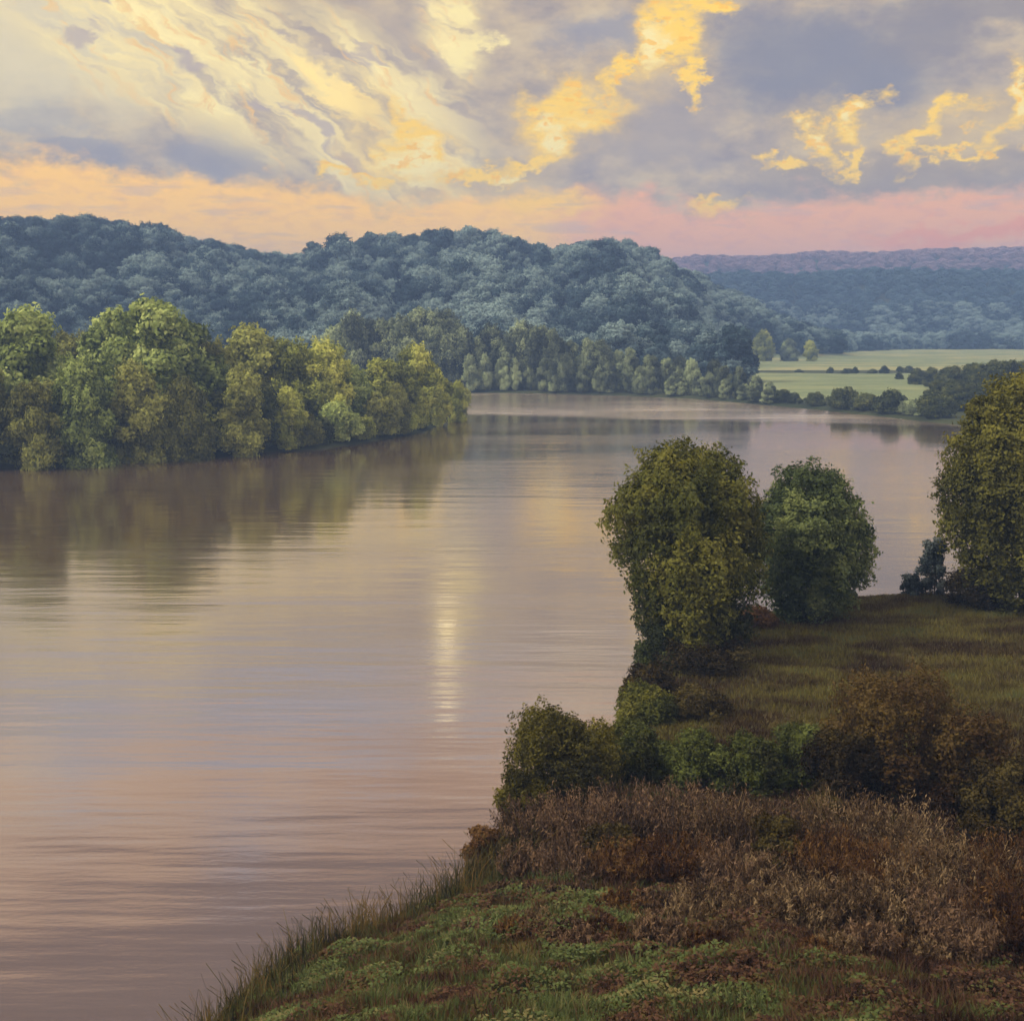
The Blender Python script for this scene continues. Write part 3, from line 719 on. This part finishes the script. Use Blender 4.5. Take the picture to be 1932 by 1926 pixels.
# ---------------------------------------------------------------- bushes of the near bank
def bush(px, py_top, Y, w, mat, label, n=9000, size=.14, seed=0, hang=0.0, cat='bush', group=None, jitter=.6, name='bush'):
    x, _, zt = at_y(px, py_top, Y); z0 = float(terrain(np.array([x]), np.array([Y]))[0])
    h = max(zt - z0, .8); Rr = w / F * Y * .5
    Lk = lumps_round(h, Rr, 16, base=.0, seed=seed, rs=(.22, .42), power=.45)
    cmn = crown_mesh('crown', Lk, int(n * 1.8), size * .72, mat, jitter, hang=hang, zmin=-.3)
    return tree(name, x, Y, cmn, trunk_mesh('stem', h, .05 + h * .012, Lk, 6, 3, .15), label, cat, group, rot=0, z=z0)
bush(1065, 1352, 59, 235, M['bush_gold'], 'round gold green bush overhanging the water on the near bank', 22000, .13, 1)
bush(985, 1455, 56, 110, M['bush_gold'], 'smaller olive bush at the water below the round gold green bush', 9000, .12, 2)
bush(912, 1562, 53, 84, M['bush_rust'], 'small rust brown bush at the water, lowest of the bank bushes', 8000, .11, 3)
bush(965, 1590, 52, 80, M['bush_dark'], 'dark brown bush just right of the small rust brown bush', 7000, .11, 4)
bush(1215, 1375, 62, 120, M['bush_green'], 'mid green bush, leftmost of the green bush row', 9000, .13, 5)
bush(1320, 1385, 61, 130, M['bush_green'], 'light green bush in the middle of the green bush row', 10000, .13, 6)
bush(1420, 1398, 60, 120, M['bush_green'], 'rounded green bush, third along the green bush row', 9000, .13, 7)
bush(1520, 1375, 61, 150, M['bush_green'], 'widest green bush, at the right end of the green bush row', 11000, .13, 8)
bush(1690, 1292, 60, 310, M['bush_umber'], 'large dark umber bush with a peaked top right of the green bush row', 26000, .14, 9)
bush(1600, 1380, 58, 170, M['bush_dark'], 'dark shrub on the left flank of the large dark bush', 12000, .13, 19)
bush(1820, 1350, 58, 210, M['bush_umber'], 'dark leafy bush on the right flank of the large dark bush', 15000, .14, 10)
bush(1900, 1440, 55, 180, M['bush_dark'], 'near black bush at the right edge beside the dry shrubs', 12000, .14, 11)
bush(1245, 1180, 85, 90, M['shade_green'], 'low dark bush at the foot of the large mossy tree, waterside', 7000, .16, 12)
bush(1225, 1262, 78, 110, M['bush_dark'], 'dark bush on the shore between the mossy tree and the gold green bush', 9000, .15, 13)
bush(1330, 1215, 84, 170, M['bush_dark'], 'dark thicket around the trunk of the large mossy tree', 11000, .15, 14)
bush(1430, 1150, 97, 80, M['bush_rust'], 'brownish bush between the mossy tree and the round green tree', 6000, .16, 15)
bush(1765, 1010, 108, 60, M['blue_grey'], 'blue grey shrub hanging left of the tall olive tree', 5000, .18, 16)
bush(1720, 1085, 108, 40, M['blue_grey'], 'small blue grey shrub standing alone at the water by the tall olive tree', 2600, .16, 17)
bush(1850, 1075, 104, 130, M['bush_dark'], 'dark bush under the tall olive tree', 8000, .17, 18)

bush(1225, 1300, 73, 120, M['mossy'], 'olive brown bush on the shore point above the gold green bush', 9000, .15, 21)
bush(1310, 1310, 74, 130, M['bush_dark'], 'dark olive bush inland of the shore point, below the mossy tree', 9000, .15, 22)
bush(1190, 1360, 66, 90, M['mossy'], 'small olive bush joining the gold green bush to the shore point', 7000, .14, 23)
bush(1470, 1540, 47, 120, M['bush_dark'], 'low dark bush among the dry shrubs, below the green bush row', 8000, .12, 24)
bush(1150, 1560, 50, 110, M['bush_dark'], 'low dark bush among the mauve brown dry shrubs at the left', 7000, .12, 25)
bush(1560, 1500, 52, 120, M['bush_dark'], 'dark bush between the green bush row and the straw shrubs', 8000, .12, 26)
bush(1880, 1560, 46, 170, M['bush_dark'], 'black brown bush behind the straw shrubs at the right edge', 10000, .12, 27)
# dry shrubs: bundles of upright stems with seed heads
def dry_shrub(px, py_top, Y, w, mat, label, n=380, seed=0, group='dry brown shrubs on the near slope'):
    g = np.random.default_rng(seed + 500)
    x, _, zt = at_y(px, py_top, Y); z0 = float(terrain(np.array([x]), np.array([Y]))[0]); h = max(zt - z0, .7); Rr = w / F * Y * .5
    e = link(bpy.data.objects.new('dry_shrub', None)); e.location = (x, Y, z0); tag(e, label, 'shrub', group)
    # stems as thin three sided blades fanning out, with fluffy heads
    th = g.uniform(0, 6.28, n); r0 = Rr * np.sqrt(g.random(n)) * .8; hh = h * g.uniform(.55, 1.05, n) * (1 - .35 * (r0 / Rr) ** 2)
    b = np.stack([r0 * np.cos(th), r0 * np.sin(th), np.full(n, -.25)], 1)
    out = np.stack([np.cos(th), np.sin(th), np.zeros(n)], 1) * (.10 + .32 * g.random(n))[:, None] * hh[:, None] + np.stack([g.normal(0, .1, n), g.normal(0, .1, n), np.zeros(n)], 1) * h
    tip = b + out + np.stack([np.zeros(n), np.zeros(n), hh], 1); mid = b + out * .35 + np.stack([np.zeros(n), np.zeros(n), hh * .55], 1)
    side = np.cross(tip - b, g.normal(size=(n, 3))); side /= np.linalg.norm(side, axis=1, keepdims=True); wd = .03
    V = np.stack([b - side * wd, b + side * wd, mid + side * wd * .8, mid - side * wd * .8, tip + side * wd * .3, tip - side * wd * .3], 1).reshape(-1, 3)
    i = np.arange(n)[:, None] * 6; Fc = np.concatenate([i + [0, 1, 2, 3], i + [3, 2, 4, 5]])
    tint = np.repeat(g.random(n), 6)
    obj('stems', mesh_np('stems', V, Fc, [mat], False, {'tint': tint}), e)
    m_ = n * 34; idx = g.integers(0, n, m_); tpos = g.uniform(.35, 1.06, m_) ** .8
    c = b[idx] + (tip - b)[idx] * tpos[:, None] + g.normal(0, .07, (m_, 3)) * (h / 2)
    nn = g.normal(size=(m_, 3)); nn /= np.linalg.norm(nn, axis=1, keepdims=True)
    v, f = leaf_quads(c, nn, g.uniform(.025, .06, m_), 3.0, 4.0)
    lt = g.random(n); obj('seed_heads', mesh_np('seed_heads', v, f, [mat], False, {'tint': np.repeat(lt[idx], 4)}), e)
    return e
GD = [(1010, 1500, 54, 130, 'dry_mauve'), (1100, 1490, 53, 140, 'dry_mauve'), (1190, 1480, 53, 130, 'dry_mauve'), (1280, 1478, 52, 140, 'dry_mauve'), (1370, 1490, 51, 130, 'dry_stem'), (1450, 1500, 51, 120, 'dry_mauve'),
      (1000, 1590, 50, 120, 'dry_mauve'), (1090, 1580, 49, 150, 'dry_mauve'), (1190, 1580, 48, 140, 'bush_rust'), (1290, 1570, 47.5, 150, 'bush_rust'), (1390, 1590, 46, 140, 'dry_mauve'), (1480, 1600, 45.5, 140, 'dry_stem'),
      (1600, 1485, 50, 150, 'dry_stem'), (1690, 1500, 49, 150, 'dry_stem'), (1560, 1560, 46, 140, 'bush_rust'), (1680, 1590, 44, 160, 'bush_rust'), (1760, 1590, 43, 150, 'dry_stem'), (1850, 1580, 43, 160, 'dry_stem'), (1930, 1570, 43, 150, 'bush_rust'),
      (1330, 1660, 42, 140, 'dry_stem'), (1420, 1670, 41.5, 130, 'dry_stem'), (1530, 1660, 41, 150, 'dry_stem'), (1620, 1650, 41, 150, 'dry_stem'), (1710, 1660, 40, 150, 'dry_stem'), (1800, 1670, 39, 160, 'dry_mauve'), (1900, 1660, 39, 170, 'bush_rust'),
      (1080, 1670, 45, 130, 'dry_mauve'), (1180, 1680, 43, 130, 'bush_rust'), (1250, 1680, 43, 120, 'dry_mauve'), (960, 1665, 47, 110, 'dry_mauve')]
_g = np.random.default_rng(8)
for q in range(16): GD.append((900 + 62 * q + _g.uniform(-20, 20), 1735 + _g.uniform(-22, 60), 38.5 + (2.5 if q < 6 else 0) - _g.uniform(0, 3), _g.uniform(60, 120), ['dry_mauve', 'bush_rust', 'dry_stem'][q % 3]))
GD.sort(key=lambda s: s[0])
WD = {'dry_mauve': 'mauve brown', 'dry_stem': 'pale straw', 'bush_rust': 'rust brown'}
for i, (px, py, Y, w, mk) in enumerate(GD):
    rowd = 'upper' if py < 1540 else ('middle' if py < 1630 else ('lower' if py < 1700 else 'lowest'))
    dry_shrub(px, py, Y, w, M[mk], f'{WD[mk]} dry shrub on the {rowd} near slope, {ordn(i)} from the left', 260, i)

# ---------------------------------------------------------------- grasses (uncountable)
def grass_mat(name, stops, sc1, extra=None):
    m, t = new_mat(name); g = t.node('ShaderNodeNewGeometry'); P = g.outputs['Position']
    n = t.noise(t.v('MULTIPLY', P, (.55, 1.1, .2)), sc1, 4, .6, .4)
    at = t.node('ShaderNodeAttribute', attribute_name='tint'); spx = t.node('ShaderNodeSeparateXYZ'); t.l.new(P, spx.inputs[0])
    base = .36 if extra is None else t.m('SUBTRACT', .41, t.m('MULTIPLY', t.ss(1, 13, spx.outputs[0]), extra + .05))
    fac = t.m('ADD', t.m('MULTIPLY', t.m('SUBTRACT', n, .5), 1.9), t.m('ADD', base, t.m('MULTIPLY', at.outputs['Fac'], .24)))
    col = t.ramp(fac, stops)
    d = t.node('ShaderNodeBsdfPrincipled'); t.put(d.inputs['Base Color'], col); d.inputs['Roughness'].default_value = .8; d.inputs['Specular IOR Level'].default_value = .1
    tr = t.node('ShaderNodeBsdfTranslucent'); t.put(tr.inputs[0], col); mx = t.node('ShaderNodeMixShader'); mx.inputs[0].default_value = .25
    t.l.new(d.outputs[0], mx.inputs[1]); t.l.new(tr.outputs[0], mx.inputs[2]); o = t.node('ShaderNodeOutputMaterial'); t.l.new(mx.outputs[0], o.inputs[0]); return m

def blades(name, x, y, h, w, mat, label, lean=.35, clump=None):
    n = len(x); z = terrain(x, y); k = z > .12; x, y, z, h, w = x[k], y[k], z[k], h[k], w[k]; n = len(x)
    b = np.stack([x, y, z - .05], 1); th = rng.uniform(0, 6.28, n)
    ln = np.stack([np.cos(th), np.sin(th), np.zeros(n)], 1) * (h * lean * rng.random(n))[:, None]
    up = np.stack([np.zeros(n), np.zeros(n), h], 1); ph = rng.uniform(0, 6.28, n)
    sd = np.stack([np.cos(ph), np.sin(ph) * .4, np.zeros(n)], 1) * w[:, None]
    V = np.stack([b - sd, b + sd, b + ln * .4 + up * .6 + sd * .75, b + ln * .4 + up * .6 - sd * .75, b + ln + up * .98 + sd * .1, b + ln + up - sd * .1], 1).reshape(-1, 3)
    i = np.arange(n)[:, None] * 6; Fc = np.concatenate([i + [0, 1, 2, 3], i + [3, 2, 4, 5]])
    return tag(obj(name, mesh_np(name, V, Fc, [mat], False, {'tint': np.repeat(rng.random(n), 6)})), label, 'grass', None, 'stuff')

gm1 = grass_mat('slope grass', [(.14, (.022, .012, .008)), (.30, (.085, .045, .034)), (.42, (.070, .052, .022)), (.54, (.058, .084, .030)), (.68, (.088, .118, .048)), (.84, (.15, .13, .062))], .7, .20)
gm2 = grass_mat('meadow grass', [(.2, (.030, .019, .012)), (.38, (.066, .048, .022)), (.52, (.088, .082, .028)), (.66, (.14, .125, .032)), (.8, (.10, .12, .05))], .2)
n = 230000
yy = 22 + 42 * rng.random(n) ** 1.1; xx = -16 + rng.random(n) * 56
k = (np.abs(xx) < yy * .52 + 3) & (sdf(near_bank, xx, yy) > .4); xx, yy = xx[k], yy[k]
cl = fbm(xx * .9, yy * .9, 61); hh = (.22 + .75 * np.clip(cl - .3, 0, 1) + .12 * rng.random(len(xx))); blades('slope_grass', xx, yy, hh, .012 + .022 * rng.random(len(xx)), gm1, 'tangled green and brown grass on the slope in the foreground', .8)
n = 200000
yy = 58 + 56 * rng.random(n); xx = 0 + rng.random(n) * 62
k = (np.abs(xx) < yy * .5 + 3) & (sdf(near_bank, xx, yy) > .4); xx, yy = xx[k], yy[k]
hh = .25 + .3 * fbm(xx * .3, yy * .6, 62); blades('meadow_grass', xx, yy, hh, .025 + .03 * rng.random(len(xx)), gm2, 'short olive meadow grass behind the near bushes', .8)
# taller reeds along the waterline
gm3 = grass_mat('waterside reeds', [(.2, (.012, .014, .008)), (.42, (.050, .052, .022)), (.6, (.10, .075, .026)), (.8, (.15, .10, .04))], .8)
pts = near_bank[2:9]; seg = np.linalg.norm(np.diff(pts, axis=0), axis=1); cum = np.concatenate([[0], np.cumsum(seg)])
n = 11000; cc = rng.random(300) * cum[-1]; s_ = cc[rng.integers(0, 300, n)] + rng.normal(0, .10, n)
rx = np.interp(s_, cum, pts[:, 0]); ry = np.interp(s_, cum, pts[:, 1]); off = .9 + 1.9 * rng.random(n)
off = .5 + 3.0 * rng.random(n) ** 1.4; rx += off * .85; ry -= off * .45
blades('reeds', rx, ry, .5 + 1.5 * rng.random(n) ** 3, .010 + .014 * rng.random(n), gm3, 'pointed dark reeds fringing the waterline of the near slope', .7)
# broad leafy ground cover low on the slope
n = 190000
yy = 24 + 26 * rng.random(n); xx = -14 + rng.random(n) * 40
k = (np.abs(xx) < yy * .5 + 2) & (sdf(near_bank, xx, yy) > .8) & (fbm(xx * .6, yy * .6, 91) > .42); xx, yy = xx[k], yy[k]
cz = terrain(xx, yy) + .1 + 1.1 * np.clip(fbm(xx * .5, yy * .5, 92) - .3, 0, 1) * rng.random(len(xx)) ** .5 * 1.4
nn = rng.normal(size=(len(xx), 3)) * .55 + np.array([0, -.3, 1]); nn /= np.linalg.norm(nn, axis=1, keepdims=True)
v, f = leaf_quads(np.stack([xx, yy, cz], 1), nn, rng.uniform(.045, .115, len(xx)))
tag(obj('ground_cover', mesh_np('ground_cover', v, f, [gm1], False, {'tint': np.repeat(rng.random(len(xx)), 4)})), 'broad leafy green weeds low on the foreground slope', 'plants', None, 'stuff')

# ---------------------------------------------------------------- haze
def haze():
    xs, ys, zs = (-2400, 2400), (-90, 3050), (-4.0, 158)
    V = [(x, y, z) for x in xs for y in ys for z in zs]
    Fc = np.array([(0, 1, 3, 2), (4, 6, 7, 5), (0, 4, 5, 1), (2, 3, 7, 6), (0, 2, 6, 4), (1, 5, 7, 3)])
    m, t = new_mat('haze'); p = t.node('ShaderNodeVolumePrincipled'); p.inputs['Color'].default_value = HAZE_COL; p.inputs['Density'].default_value = HAZE_D; p.inputs['Anisotropy'].default_value = 0.0
    o = t.node('ShaderNodeOutputMaterial'); t.l.new(p.outputs[0], o.inputs['Volume'])
    tag(obj('haze', mesh_np('haze', np.array(V, float), Fc, [m])), kind='stuff')
HAZE_D = 4.6e-4; HAZE_COL = (.22, .37, .78, 1)
haze()

# ---------------------------------------------------------------- render settings
sc.view_settings.view_transform = 'Standard'; sc.view_settings.look = 'None'; sc.view_settings.exposure = 0; sc.view_settings.gamma = 1
cy = sc.cycles; cy.use_denoising = True; cy.max_bounces = 6; cy.diffuse_bounces = 2; cy.glossy_bounces = 2; cy.transmission_bounces = 3; cy.volume_bounces = 1; cy.transparent_max_bounces = 8
cy.sample_clamp_indirect = 6; cy.use_adaptive_sampling = True; cy.adaptive_threshold = .03
sc.render.resolution_x = 1024; sc.render.resolution_y = 1020
